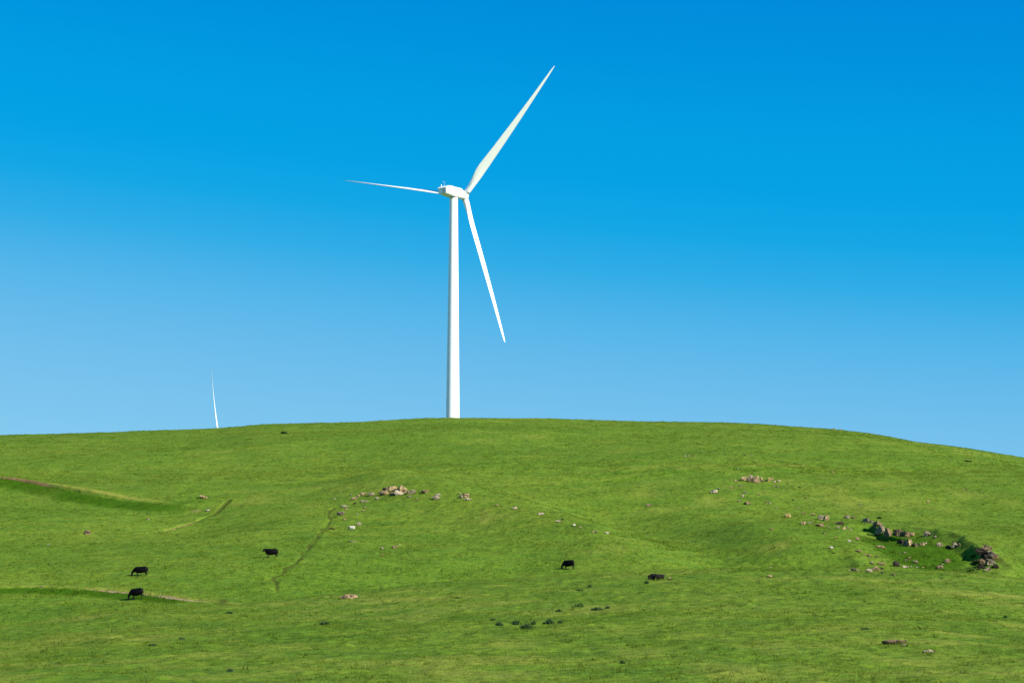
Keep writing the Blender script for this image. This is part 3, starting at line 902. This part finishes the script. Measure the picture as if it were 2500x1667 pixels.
WEEDS = [
    (1219, 1528, 26, 11, 'dark weed tuft, largest at the left end of the lower weed row'), (1204, 1515, 20, 6, 'thin low weed just above the left end of the lower weed row'),
    (1258, 1523, 24, 10, 'loose weed tuft, second clump from left in the lower weed row'), (1288, 1533, 32, 14, 'broad dark weed tuft, lowest in the lower weed row'),
    (1304, 1524, 12, 9, 'narrow weed standing behind the broadest tuft of the lower weed row'), (1343, 1522, 32, 14, 'tall dark weed tuft near the right end of the lower weed row'),
    (1371, 1521, 16, 8, 'small weed tuft ending the lower weed row on the right'), (1412, 1485, 36, 14, 'wide blue-green weed tuft, left one of the upper pair on the rise'),
    (1458, 1492, 28, 12, 'very dark weed tuft, right one of the upper pair on the rise'), (1482, 1489, 18, 12, 'pale blue-green weed beside the very dark tuft of the upper pair'),
    (1364, 1492, 18, 7, 'low weed below and left of the upper pair of tufts'), (1440, 1435, 12, 10, 'single upright weed on the crest below the right grazing cow'),
    (1412, 1443, 22, 6, 'low flat weed left of the single upright weed on the crest'), (1579, 1423, 14, 6, 'dark weed on the crest just left of the black-brown rock'),
    (2116, 1541, 30, 11, 'dark weed tuft uphill and left of the long flat rock'), (2456, 1508, 14, 7, 'small dark weed alone near the right edge of the near grass'),
    (1520, 1620, 16, 9, 'small dark weed tuft alone in the near grass, bottom middle'), (1110, 1462, 34, 5, 'low spreading weed on the rise right of the broad tan rock'),
    (560, 1497, 16, 6, 'small dark weed just below the foreground crest, left'), (795, 1524, 30, 8, 'spreading weed in near grass below the broad tan rock'),
    (370, 1577, 24, 7, 'dark weed tuft in the lower left near grass'), (440, 1562, 18, 7, 'weed tuft right of and above the lower left dark tuft'),
    (562, 1641, 22, 9, 'grey-green weed tuft near the bottom edge, lower left')]
for k, (x, y, w, hh, lab) in enumerate(WEEDS):
    g = ground(x, y)
    s = g.y / F
    o = link('weed', weed_mesh(900 + k, w * s, hh * s * .95, 230), M_WEED)
    o.location = (g.x, g.y + .1, g.z + .02)
    o.rotation_euler = (0, 0, random.uniform(0, 6))
    tag(o, lab, 'plant', 'weed tufts in the near grass')
BUSHES = [(693, 1059, 20, 6, 'low dark bush just under the skyline left of the large turbine'),
          (2146, 1266, 13, 6, 'small dark bush above the left end of the jagged ledge'),
          (2365, 1128, 20, 4, 'low dark bush by the upper track near the right skyline'),
          (2372, 1394, 22, 6, 'low dark bush added in shadow at the front corner of the hollow, below layered bank'),  # this and the next two bushes are added to roughen the bank's shadow
          (2380, 1360, 20, 8, 'small dark bush added in the shadow at the upper left of the layered bank'),
          (2385, 1377, 26, 10, 'dark green bush added in the shadow at the foot of the layered bank')]
for k, (x, y, w, hh, lab) in enumerate(BUSHES):
    g = ground(x, y)
    s = g.y / F
    o = link('bush', weed_mesh(960 + k, w * s, hh * s * 1.2, 260), M_BUSH)
    o.location = (g.x, g.y + .1, g.z + .02)
    tag(o, lab, 'bush', 'low dark bushes on the hill')


# ------------------------------------------------------------------ cattle
def cow_mesh(name, pose, hind=(.0, .0), fore=(.0, .0), head_turn=0.):
    """x forward from rump 0, z up, one continuous skin"""
    bm = bmesh.new()
    T = [(-.04, 1.04, .16, .13), (.04, .99, .31, .22), (.18, .95, .38, .28), (.4, .92, .41, .32), (.75, .88, .44, .37), (1.05, .87, .455, .37), (1.35, .88, .45, .32),
         (1.58, .91, .41, .26), (1.74, .92, .32, .2), (1.85, .93, .2, .13)]
    tube(bm, [((x, 0, z), b, a) for x, z, a, b in T], 20)
    # withers and hip bones give the back its flat line
    tube(bm, [((.12, 0, 1.22), .12, .06), ((.4, 0, 1.24), .17, .07), ((.9, 0, 1.22), .17, .07), ((1.4, 0, 1.25), .14, .08), ((1.6, 0, 1.22), .09, .07)], 10)
    tube(bm, [((.55, 0, .62), .10, .06), ((.75, 0, .55), .16, .08), ((.6, 0, .5), .08, .05)], 8)
    if pose == 'graze':
        nk = [((1.5, 0, 1.0), .2, .36), ((1.75, 0, .9), .17, .30), ((1.97, 0, .76), .14, .235), ((2.13, 0, .64), .12, .18)]
        hd = [((2.11, 0, .72), .12, .12), ((2.18, 0, .58), .135, .165), ((2.235, 0, .40), .11, .145), ((2.26, 0, .24), .085, .115), ((2.265, 0, .12), .085, .10), ((2.255, 0, .06), .06, .06)]
        ear0, eardir = Vector((2.12, 0, .67)), Vector((-.10, 0, .05))
    else:
        nk = [((1.5, 0, 1.02), .2, .36), ((1.72, 0, 1.06), .17, .29), ((1.9, 0, 1.13), .145, .23), ((2.02, .0, 1.19), .125, .17)]
        c, s = math.cos(head_turn), math.sin(head_turn)
        hd = []
        for d, z, a, b in [(-.03, 1.26, .125, .12), (.08, 1.22, .14, .16), (.24, 1.10, .11, .14), (.38, .98, .088, .11), (.45, .92, .088, .10), (.48, .90, .06, .06)]:
            hd.append(((2.02 + d * c, d * s, z), a, b))
        ear0, eardir = Vector((2.03, 0, 1.25)), Vector((-.03, 0, .03))
    tube(bm, nk, 14)
    side = Vector((-math.sin(head_turn), math.cos(head_turn), 0)) if pose != 'graze' else Vector((0, 1, 0))
    tube(bm, hd, 12, up=side)
    for sg in (-1, 1):
        e0 = ear0 + side * (.07 * sg)
        e1 = ear0 + side * (.19 * sg) + eardir * .6
        e2 = ear0 + side * (.29 * sg) + eardir
        tube(bm, [(e0, .03, .04), (e1, .03, .065), (e2, .015, .02)], 8, up=Vector((1, 0, 0)))
    for sg, dh, df in ((-1, hind[0], fore[0]), (1, hind[1], fore[1])):
        y = .17 * sg
        tube(bm, [((.2, y, .92), .13, .25), ((.25, y, .7), .125, .2), ((.25 + dh * .35, y, .55), .10, .14), ((.15 + dh * .7, y, .39), .06, .085), ((.17 + dh * .9, y, .24), .043, .047),
                  ((.18 + dh, y, .11), .048, .05), ((.2 + dh, y, .02), .06, .065), ((.2 + dh, y, -.03), .06, .065)], 10)
        tube(bm, [((1.5, y, .84), .11, .2), ((1.47, y * .98, .58), .10, .13), ((1.46 + df * .5, y * .95, .38), .054, .06), ((1.45 + df * .85, y * .95, .22), .042, .044),
                  ((1.45 + df, y * .95, .11), .047, .05), ((1.48 + df, y * .95, .02), .058, .066), ((1.48 + df, y * .95, -.03), .058, .066)], 10)
    tube(bm, [((.02, 0, 1.22), .05, .05), ((-.07, 0, 1.12), .035, .035), ((-.09, 0, .8), .024, .024), ((-.075, .02, .55), .03, .03), ((-.07, .03, .42), .05, .04), ((-.07, .03, .28), .02, .02)], 8)
    bmesh.ops.recalc_face_normals(bm, faces=bm.faces[:])
    src = bm_mesh(bm, name)
    tmp = bpy.data.objects.new('cow_form', src)
    COL.objects.link(tmp)
    rm = tmp.modifiers.new('remesh', 'REMESH')
    rm.mode = 'VOXEL'
    rm.voxel_size = .022
    sm = tmp.modifiers.new('smooth', 'SMOOTH')
    sm.factor = .5
    sm.iterations = 2
    dg = bpy.context.evaluated_depsgraph_get()
    out = bpy.data.meshes.new_from_object(tmp.evaluated_get(dg))
    out.name = name
    bpy.data.objects.remove(tmp)
    out.polygons.foreach_set('use_smooth', np.ones(len(out.polygons), dtype=bool))
    return out


# x of rump-to-head middle, y of feet, length px, yaw (0 = facing left), pose ...
COWS = [
    (660, 1362, 37.5, 21.0, R(-4), ('stand', (.17, -.13), (.02, -.05), R(62)), 'black cow standing with raised head beside the winding cattle path'),
    (341, 1406.5, 41.3, 21.7, R(2), ('graze', (.2, -.14), (.06, -.02), 0), 'black cow grazing in open grass directly uphill of the dirt track'),
    (332, 1463, 41, 25.0, R(10), ('graze', (.10, -.07), (.17, -.12), 0), 'black cow grazing on the edge of the pale dirt track'),
    (1387, 1390.5, 36, 21.5, R(28), ('graze', (.08, -.05), (.1, -.03), 0), 'black cow grazing alone below the spur, far right of the others')]
for (x, y, lpx, hpx, yaw, args, lab) in COWS:
    g = ground(x, y)
    s = g.y / F
    meC = cow_mesh('cow', *args)
    o = link('cow', meC, M_COAT)
    L0 = 2.42 if args[0] == 'graze' else 2.35
    vis = abs(math.cos(yaw)) * L0 + abs(math.sin(yaw)) * .6
    sx = lpx * s / vis
    sz = hpx * s / 1.24
    for v in meC.vertices:
        v.co.x -= 1.1
    o.scale = (sx, (sx + sz) / 2, sz)
    # head to the left (-x world); positive yaw turns the rump towards the camera
    sgn = math.pi + yaw * -1
    o.rotation_euler = (0, 0, sgn)
    gz = [float(h(np.array([g.x + dx]), np.array([g.y]))[0]) for dx in (-.9, .9)]
    pit = math.atan2(gz[1] - gz[0], 1.8)
    o.rotation_euler = Euler((0, pit, sgn), 'XYZ')
    o.location = (g.x, g.y + .1, (gz[0] + gz[1]) / 2 + .03)
    tag(o, lab, 'cow', 'black cows on the hillside')

# ------------------------------------------------------------------ wind turbine
YAW, TILT, PH, RAD = R(33.47), R(1.42), R(43.14), 48.88
hubr = ray(1133.3, 477.9)
HUB = Vector(hubr * 600.0 / hubr[1])
AX = Vector((math.sin(YAW), math.cos(YAW), 0))
OVER = 5.6
tower_xy = HUB - AX * OVER
tz = float(h(np.array([tower_xy.x]), np.array([tower_xy.y]))[0])
ROOT = Vector((tower_xy.x, tower_xy.y, tz))
turb = empty('wind_turbine', ROOT, (0, 0, -YAW))          # local +y runs from the tower towards the hub
HZ = HUB.z - tz                                           # hub height in local space
TOPZ = HZ - 1.35
bm = bmesh.new()
prof = []
for k in range(60):
    t = k / 59
    prof.append((-1.5 + (TOPZ + 1.5) * t, 2.06 + (1.22 - 2.06) * t**1.05))
rings = [[Vector((r * math.cos(2 * math.pi * j / 64), r * math.sin(2 * math.pi * j / 64), z)) for j in range(64)] for z, r in prof]
loft(bm, rings)
tower = link('tower', bm_mesh(bm, 'tower'), M_WHITE, turb)
for zf in (.345, .68):                                     # flange rings of the tower sections
    bm = bmesh.new()
    z = zf * TOPZ
    r = 2.06 + (1.22 - 2.06) * ((z + 1.5) / (TOPZ + 1.5))**1.05
    loft(bm, [[Vector(((r + e) * math.cos(2 * math.pi * j / 64), (r + e) * math.sin(2 * math.pi * j / 64), z + dz)) for j in range(64)]
              for e, dz in ((-.03, -.09), (.012, -.08), (.012, .08), (-.03, .09))])
    link('flange', bm_mesh(bm, 'flange'), M_WHITE, tower)

# nacelle: local frame with y along the shaft, tilted up 3.5 degrees
nac = empty('nacelle_frame', (0, 0, 0))
bpy.data.objects.remove(nac)
tiltm = Matrix.Rotation(R(3.0), 4, 'X')


def nv(x, y, z):
    return tiltm @ Vector((x, y, z)) + Vector((0, 0, HZ - .15))


def section(y, w, top, bot, chamf, belly):
    """ten-sided box section with chamfered shoulders and a narrower belly"""
    return [nv(*p) for p in ((-w * belly, y, bot), (w * belly, y, bot), (w, y, bot + .55 * (1 - belly) * 2 + .12), (w, y, top - chamf * 1.1), (w * .97, y, top - chamf * .55),
                             (w - chamf, y, top), (-w + chamf, y, top), (-w * .97, y, top - chamf * .55), (-w, y, top - chamf * 1.1), (-w, y, bot + .55 * (1 - belly) * 2 + .12))]


bm = bmesh.new()
secs = [section(-6.05, 1.50, .62, -1.00, .25, .86), section(-5.98, 1.52, .66, -1.03, .25, .87), section(-4.0, 1.60, 1.22, -1.20, .30, .88), section(-1.5, 1.62, 1.45, -1.42, .30, .88),
        section(1.2, 1.62, 1.52, -1.45, .32, .88), section(2.5, 1.58, 1.46, -1.40, .34, .88), section(2.75, 1.50, 1.36, -1.30, .36, .88)]
loft(bm, secs)
nacelle = link('nacelle', bm_mesh(bm, 'nacelle', smooth=False), M_WHITE, turb)


def box(bm, c, s, fn=lambda v: v):
    vs = []
    for dx in (-1, 1):
        for dy in (-1, 1):
            for dz in (-1, 1):
                vs.append(bm.verts.new(fn(Vector((c[0] + dx * s[0] / 2, c[1] + dy * s[1] / 2, c[2] + dz * s[2] / 2)))))
    for f in ((0, 1, 3, 2), (4, 6, 7, 5), (0, 4, 5, 1), (2, 3, 7, 6), (0, 2, 6, 4), (1, 5, 7, 3)):
        bm.faces.new([vs[i] for i in f])


def nb(c, s, name, mat, bev=.03):
    bm = bmesh.new()
    box(bm, c, s, lambda v: nv(*v))
    bmesh.ops.recalc_face_normals(bm, faces=bm.faces[:])
    if bev:
        bmesh.ops.bevel(bm, geom=bm.edges[:], offset=bev, segments=2, affect='EDGES')
    return link(name, bm_mesh(bm, name, smooth=False), mat, nacelle)


# rear hood: a sloping lid that overhangs the back wall
bm = bmesh.new()
hood = [[nv(-1.56, -6.35, .52), nv(1.56, -6.35, .52), nv(1.56, -6.35, .64), nv(-1.56, -6.35, .64)],
        [nv(-1.66, -5.2, .70), nv(1.66, -5.2, .70), nv(1.56, -5.2, 1.30), nv(-1.56, -5.2, 1.30)],
        [nv(-1.67, -3.6, 1.0), nv(1.67, -3.6, 1.0), nv(1.40, -3.6, 1.52), nv(-1.40, -3.6, 1.52)],
        [nv(-1.66, -1.6, 1.25), nv(1.66, -1.6, 1.25), nv(1.36, -1.6, 1.50), nv(-1.36, -1.6, 1.50)]]
loft(bm, hood)
link('hood', bm_mesh(bm, 'hood', smooth=False), M_WHITE, nacelle)
nb((.62, -6.05, -.18), (1.05, .09, 1.05), 'hatch', M_GREYP)
nb((.15, -6.03, -.9), (.5, .12, .12), 'vent', M_DARKM, .01)
bm = bmesh.new()                                            # yaw collar between tower and nacelle
loft(bm, [[Vector((r * math.cos(2 * math.pi * j / 48), r * math.sin(2 * math.pi * j / 48), z)) for j in range(48)] for r, z in ((1.24, TOPZ - .35), (1.42, TOPZ - .28), (1.42, TOPZ + .1), (1.3, TOPZ + .2))])
link('yaw_collar', bm_mesh(bm, 'yaw_collar'), M_DARKM, nacelle)
bm = bmesh.new()
tube(bm, [(nv(.1, -5.0, 1.2), .035), (nv(.1, -5.0, 2.6), .03)], 8)
tube(bm, [(nv(-.3, -5.0, 2.55), .03), (nv(.5, -5.0, 2.55), .03)], 8)
tube(bm, [(nv(-.3, -5.0, 2.5), .05), (nv(-.3, -5.0, 2.8), .10), (nv(-.3, -5.0, 2.85), .02)], 8)
link('anemometer_mast', bm_mesh(bm, 'anemometer_mast'), M_GREYP, nacelle)
bm = bmesh.new()
tube(bm, [(nv(-.8, -5.35, .9), .09), (nv(-.8, -5.35, 1.45), .09), (nv(-.8, -5.35, 1.6), .15), (nv(-.8, -5.35, 1.85), .13), (nv(-.8, -5.35, 1.92), .04)], 10)
link('warning_lamp', bm_mesh(bm, 'warning_lamp'), M_WHITE, nacelle)

# hub with its spinner, shaft direction uses the small rotor tilt
HUBL = Vector((0, OVER, HZ))
D_ = Vector((0, math.cos(TILT), math.sin(TILT)))
U_ = Vector((1, 0, 0))
V_ = U_.cross(D_)
bm = bmesh.new()
rings = []
for yy, rr in ((-2.75, 1.1), (-2.6, 1.3), (-1.2, 1.42), (0, 1.42), (.6, 1.3), (1.05, .95), (1.35, .5), (1.45, .1)):
    rings.append([HUBL + D_ * yy + U_ * (rr * math.cos(2 * math.pi * j / 40)) + V_ * (rr * math.sin(2 * math.pi * j / 40)) for j in range(40)])
loft(bm, rings)
bmesh.ops.recalc_face_normals(bm, faces=bm.faces[:])
hub = link('hub', bm_mesh(bm, 'hub'), M_WHITE, turb)

SPAN = [(.9, 1.9, 1.9, 0.0), (2.2, 1.9, 1.86, 0.0), (3.6, 1.98, 1.75, .06), (5.2, 2.55, 1.55, .3), (7, 3.2, 1.4, .62), (9, 3.7, 1.25, .9), (11, 3.85, 1.15, 1), (14, 3.65, 1.02, 1), (18, 3.3, .9, 1),
        (23, 3.0, .76, 1), (28, 2.55, .64, 1), (33, 2.1, .52, 1), (38, 1.66, .41, 1), (42, 1.32, .31, 1), (45, 1.04, .23, 1), (47, .8, .16, 1), (48.1, .55, .08, 1), (48.6, .34, .06, 1), (48.88, .08, .02, 1)]


def blade_mesh(phase, pitch_deg, flex, sweep=0.):
    bm = bmesh.new()
    er = U_ * math.sin(phase) + V_ * math.cos(phase)
    et = U_ * -math.cos(phase) + V_ * math.sin(phase)       # trailing side
    rings = []
    n = 28
    for r, ch, th, air in SPAN:
        b = R(pitch_deg + 19 * (r / RAD))
        cdir = et * math.cos(b) - D_ * math.sin(b)
        ndir = er.cross(cdir)
        fx = flex * ((r / RAD)**2.2 - r / RAD) - .37 * (-1) * 0
        base = HUBL + er * r + et * (sweep * 4 * (r / RAD) * (1 - r / RAD)) + D_ * fx + D_ * (.37 * r / RAD)
        ring = []
        for j in range(n):
            a = 2 * math.pi * j / n
            cx, cy = math.cos(a), math.sin(a)
            # round root blends into an aerofoil whose quarter chord rides on the blade axis
            x_c, y_c = cx * ch / 2, cy * th / 2
            s = (cx + 1) / 2                                 # 0 nose, 1 tail
            t_ = th * .5 * 2.2 * (.9 * math.sqrt(max(s, 0)) * (1 - s) + .12 * s * (1 - s)) * 1.1
            x_a = (s - .32) * ch
            y_a = (t_ if cy >= 0 else -t_ * .7)
            ring.append(base + cdir * (x_c * (1 - air) + x_a * air) + ndir * (y_c * (1 - air) + y_a * air))
        rings.append(ring)
    loft(bm, rings)
    bmesh.ops.recalc_face_normals(bm, faces=bm.faces[:])
    return bm_mesh(bm, 'blade')


for k in range(3):
    ph = PH + k * 2 * math.pi / 3
    bl = link('blade', blade_mesh(ph, 74, -1.8), M_WHITE, turb)
    er = U_ * math.sin(ph) + V_ * math.cos(ph)
    bm = bmesh.new()
    tube(bm, [(HUBL + er * 1.36, .975), (HUBL + er * 1.5, .97)], 32, up=D_)
    link('root_collar', bm_mesh(bm, 'root_collar'), M_DARKM, bl)
tag(turb, 'large white wind turbine with three blades standing on the hilltop', 'wind turbine', 'wind turbines on the hill')

# a second machine stands down the far side of the hill: only one upright blade clears the skyline
D2 = 1000.0
r2 = ray(545, 1126)
hub2 = r2 * D2 / r2[1]
turb2 = copy_tree(turb)
yaw2 = R(-13)
g2 = float(h(np.array([hub2[0]]), np.array([hub2[1] - 6]))[0])
turb2.location = (hub2[0] - math.sin(yaw2) * OVER, hub2[1] - math.cos(yaw2) * OVER, hub2[2] - HZ)
turb2.rotation_euler = (0, 0, -yaw2)
turn = R(-8.6) - PH                                         # rotor stopped at another angle
for ch in turb2.children:
    if ch.name.startswith('blade'):
        ch.matrix_local = Matrix.Translation(HUBL) @ Matrix.Rotation(turn, 4, D_) @ Matrix.Translation(-HUBL)
up2 = [c for c in turb2.children if c.name.startswith('blade')][0]
up2.data = blade_mesh(PH, 74, -1.8, .8)
up2.data.materials.append(M_WHITE)
tag(turb2, 'distant wind turbine hidden by the hill except for one slim upright blade', 'wind turbine', 'wind turbines on the hill')


# ------------------------------------------------------------------ light, sky, camera
sun = bpy.data.lights.new('sun', 'SUN')
sun.energy = 5.0
sun.angle = R(.53)
sun.color = (1.0, .955, .885)
so = bpy.data.objects.new('sun', sun)
COL.objects.link(so)
so.rotation_euler = SUN_DIR.to_track_quat('Z', 'Y').to_euler()

EXPO = .85
w = bpy.data.worlds.new('World')
scene.world = w
w.use_nodes = True
nt = w.node_tree
bg = nt.nodes['Background']
bg.inputs['Strength'].default_value = .1
sky = N(nt, 'ShaderNodeTexSky', sky_type='NISHITA')
sky.sun_disc = False
sky.sun_elevation = SUN_EL
sky.sun_rotation = math.pi - SUN_AZ
sky.air_density, sky.dust_density, sky.ozone_density = 1.0, .3, 3.0
co = N(nt, 'ShaderNodeTexCoord').outputs['Generated']
dot = N(nt, 'ShaderNodeVectorMath', operation='DOT_PRODUCT')
nt.links.new(co, dot.inputs[0])
kx = .085
nn = math.sqrt(1 + kx * kx)
dot.inputs[1].default_value = (kx / nn, 0, 1 / nn)


def lin(c):
    return tuple(((v / 255) / 12.92 if v / 255 <= .04045 else ((v / 255 + .055) / 1.055)**2.4) for v in c)


stops = [(0.0, (160, 212, 240)), (.09, (128, 198, 237)), (.125, (114, 190, 235)), (.16, (88, 182, 233)), (.19, (47, 172, 230)), (.212, (16, 166, 229)), (.235, (0, 161, 228)), (.262, (0, 157, 226)),
         (.30, (0, 146, 221)), (.345, (0, 135, 217)), (.5, (0, 110, 200)), (1.0, (0, 80, 165))]
rampc = ramp(nt, dot.outputs['Value'], [(p, lin(c)) for p, c in stops])
sc = N(nt, 'ShaderNodeVectorMath', operation='SCALE')
nt.links.new(rampc, sc.inputs[0])
sc.inputs['Scale'].default_value = 10.0 / 2**EXPO
hs = N(nt, 'ShaderNodeHueSaturation')
hs.inputs['Saturation'].default_value = 1.5
nt.links.new(sky.outputs[0], hs.inputs['Color'])
nt.links.new(mixc(nt, .97, hs.outputs[0], sc.outputs[0]), bg.inputs['Color'])

cam = bpy.data.cameras.new('camera')
cam.sensor_width = 36
cam.lens = 36 * F / 2500
cam.clip_start = .5
cam.clip_end = 8000
cob = bpy.data.objects.new('camera', cam)
COL.objects.link(cob)
cob.location = (0, 0, 0)
cob.rotation_euler = (math.pi / 2 + PITCH, 0, 0)
scene.camera = cob

scene.view_settings.view_transform = 'Standard'
scene.view_settings.look = 'None'
scene.view_settings.exposure = EXPO
scene.view_settings.gamma = 1
scene.cycles.max_bounces = 6
scene.render.film_transparent = False
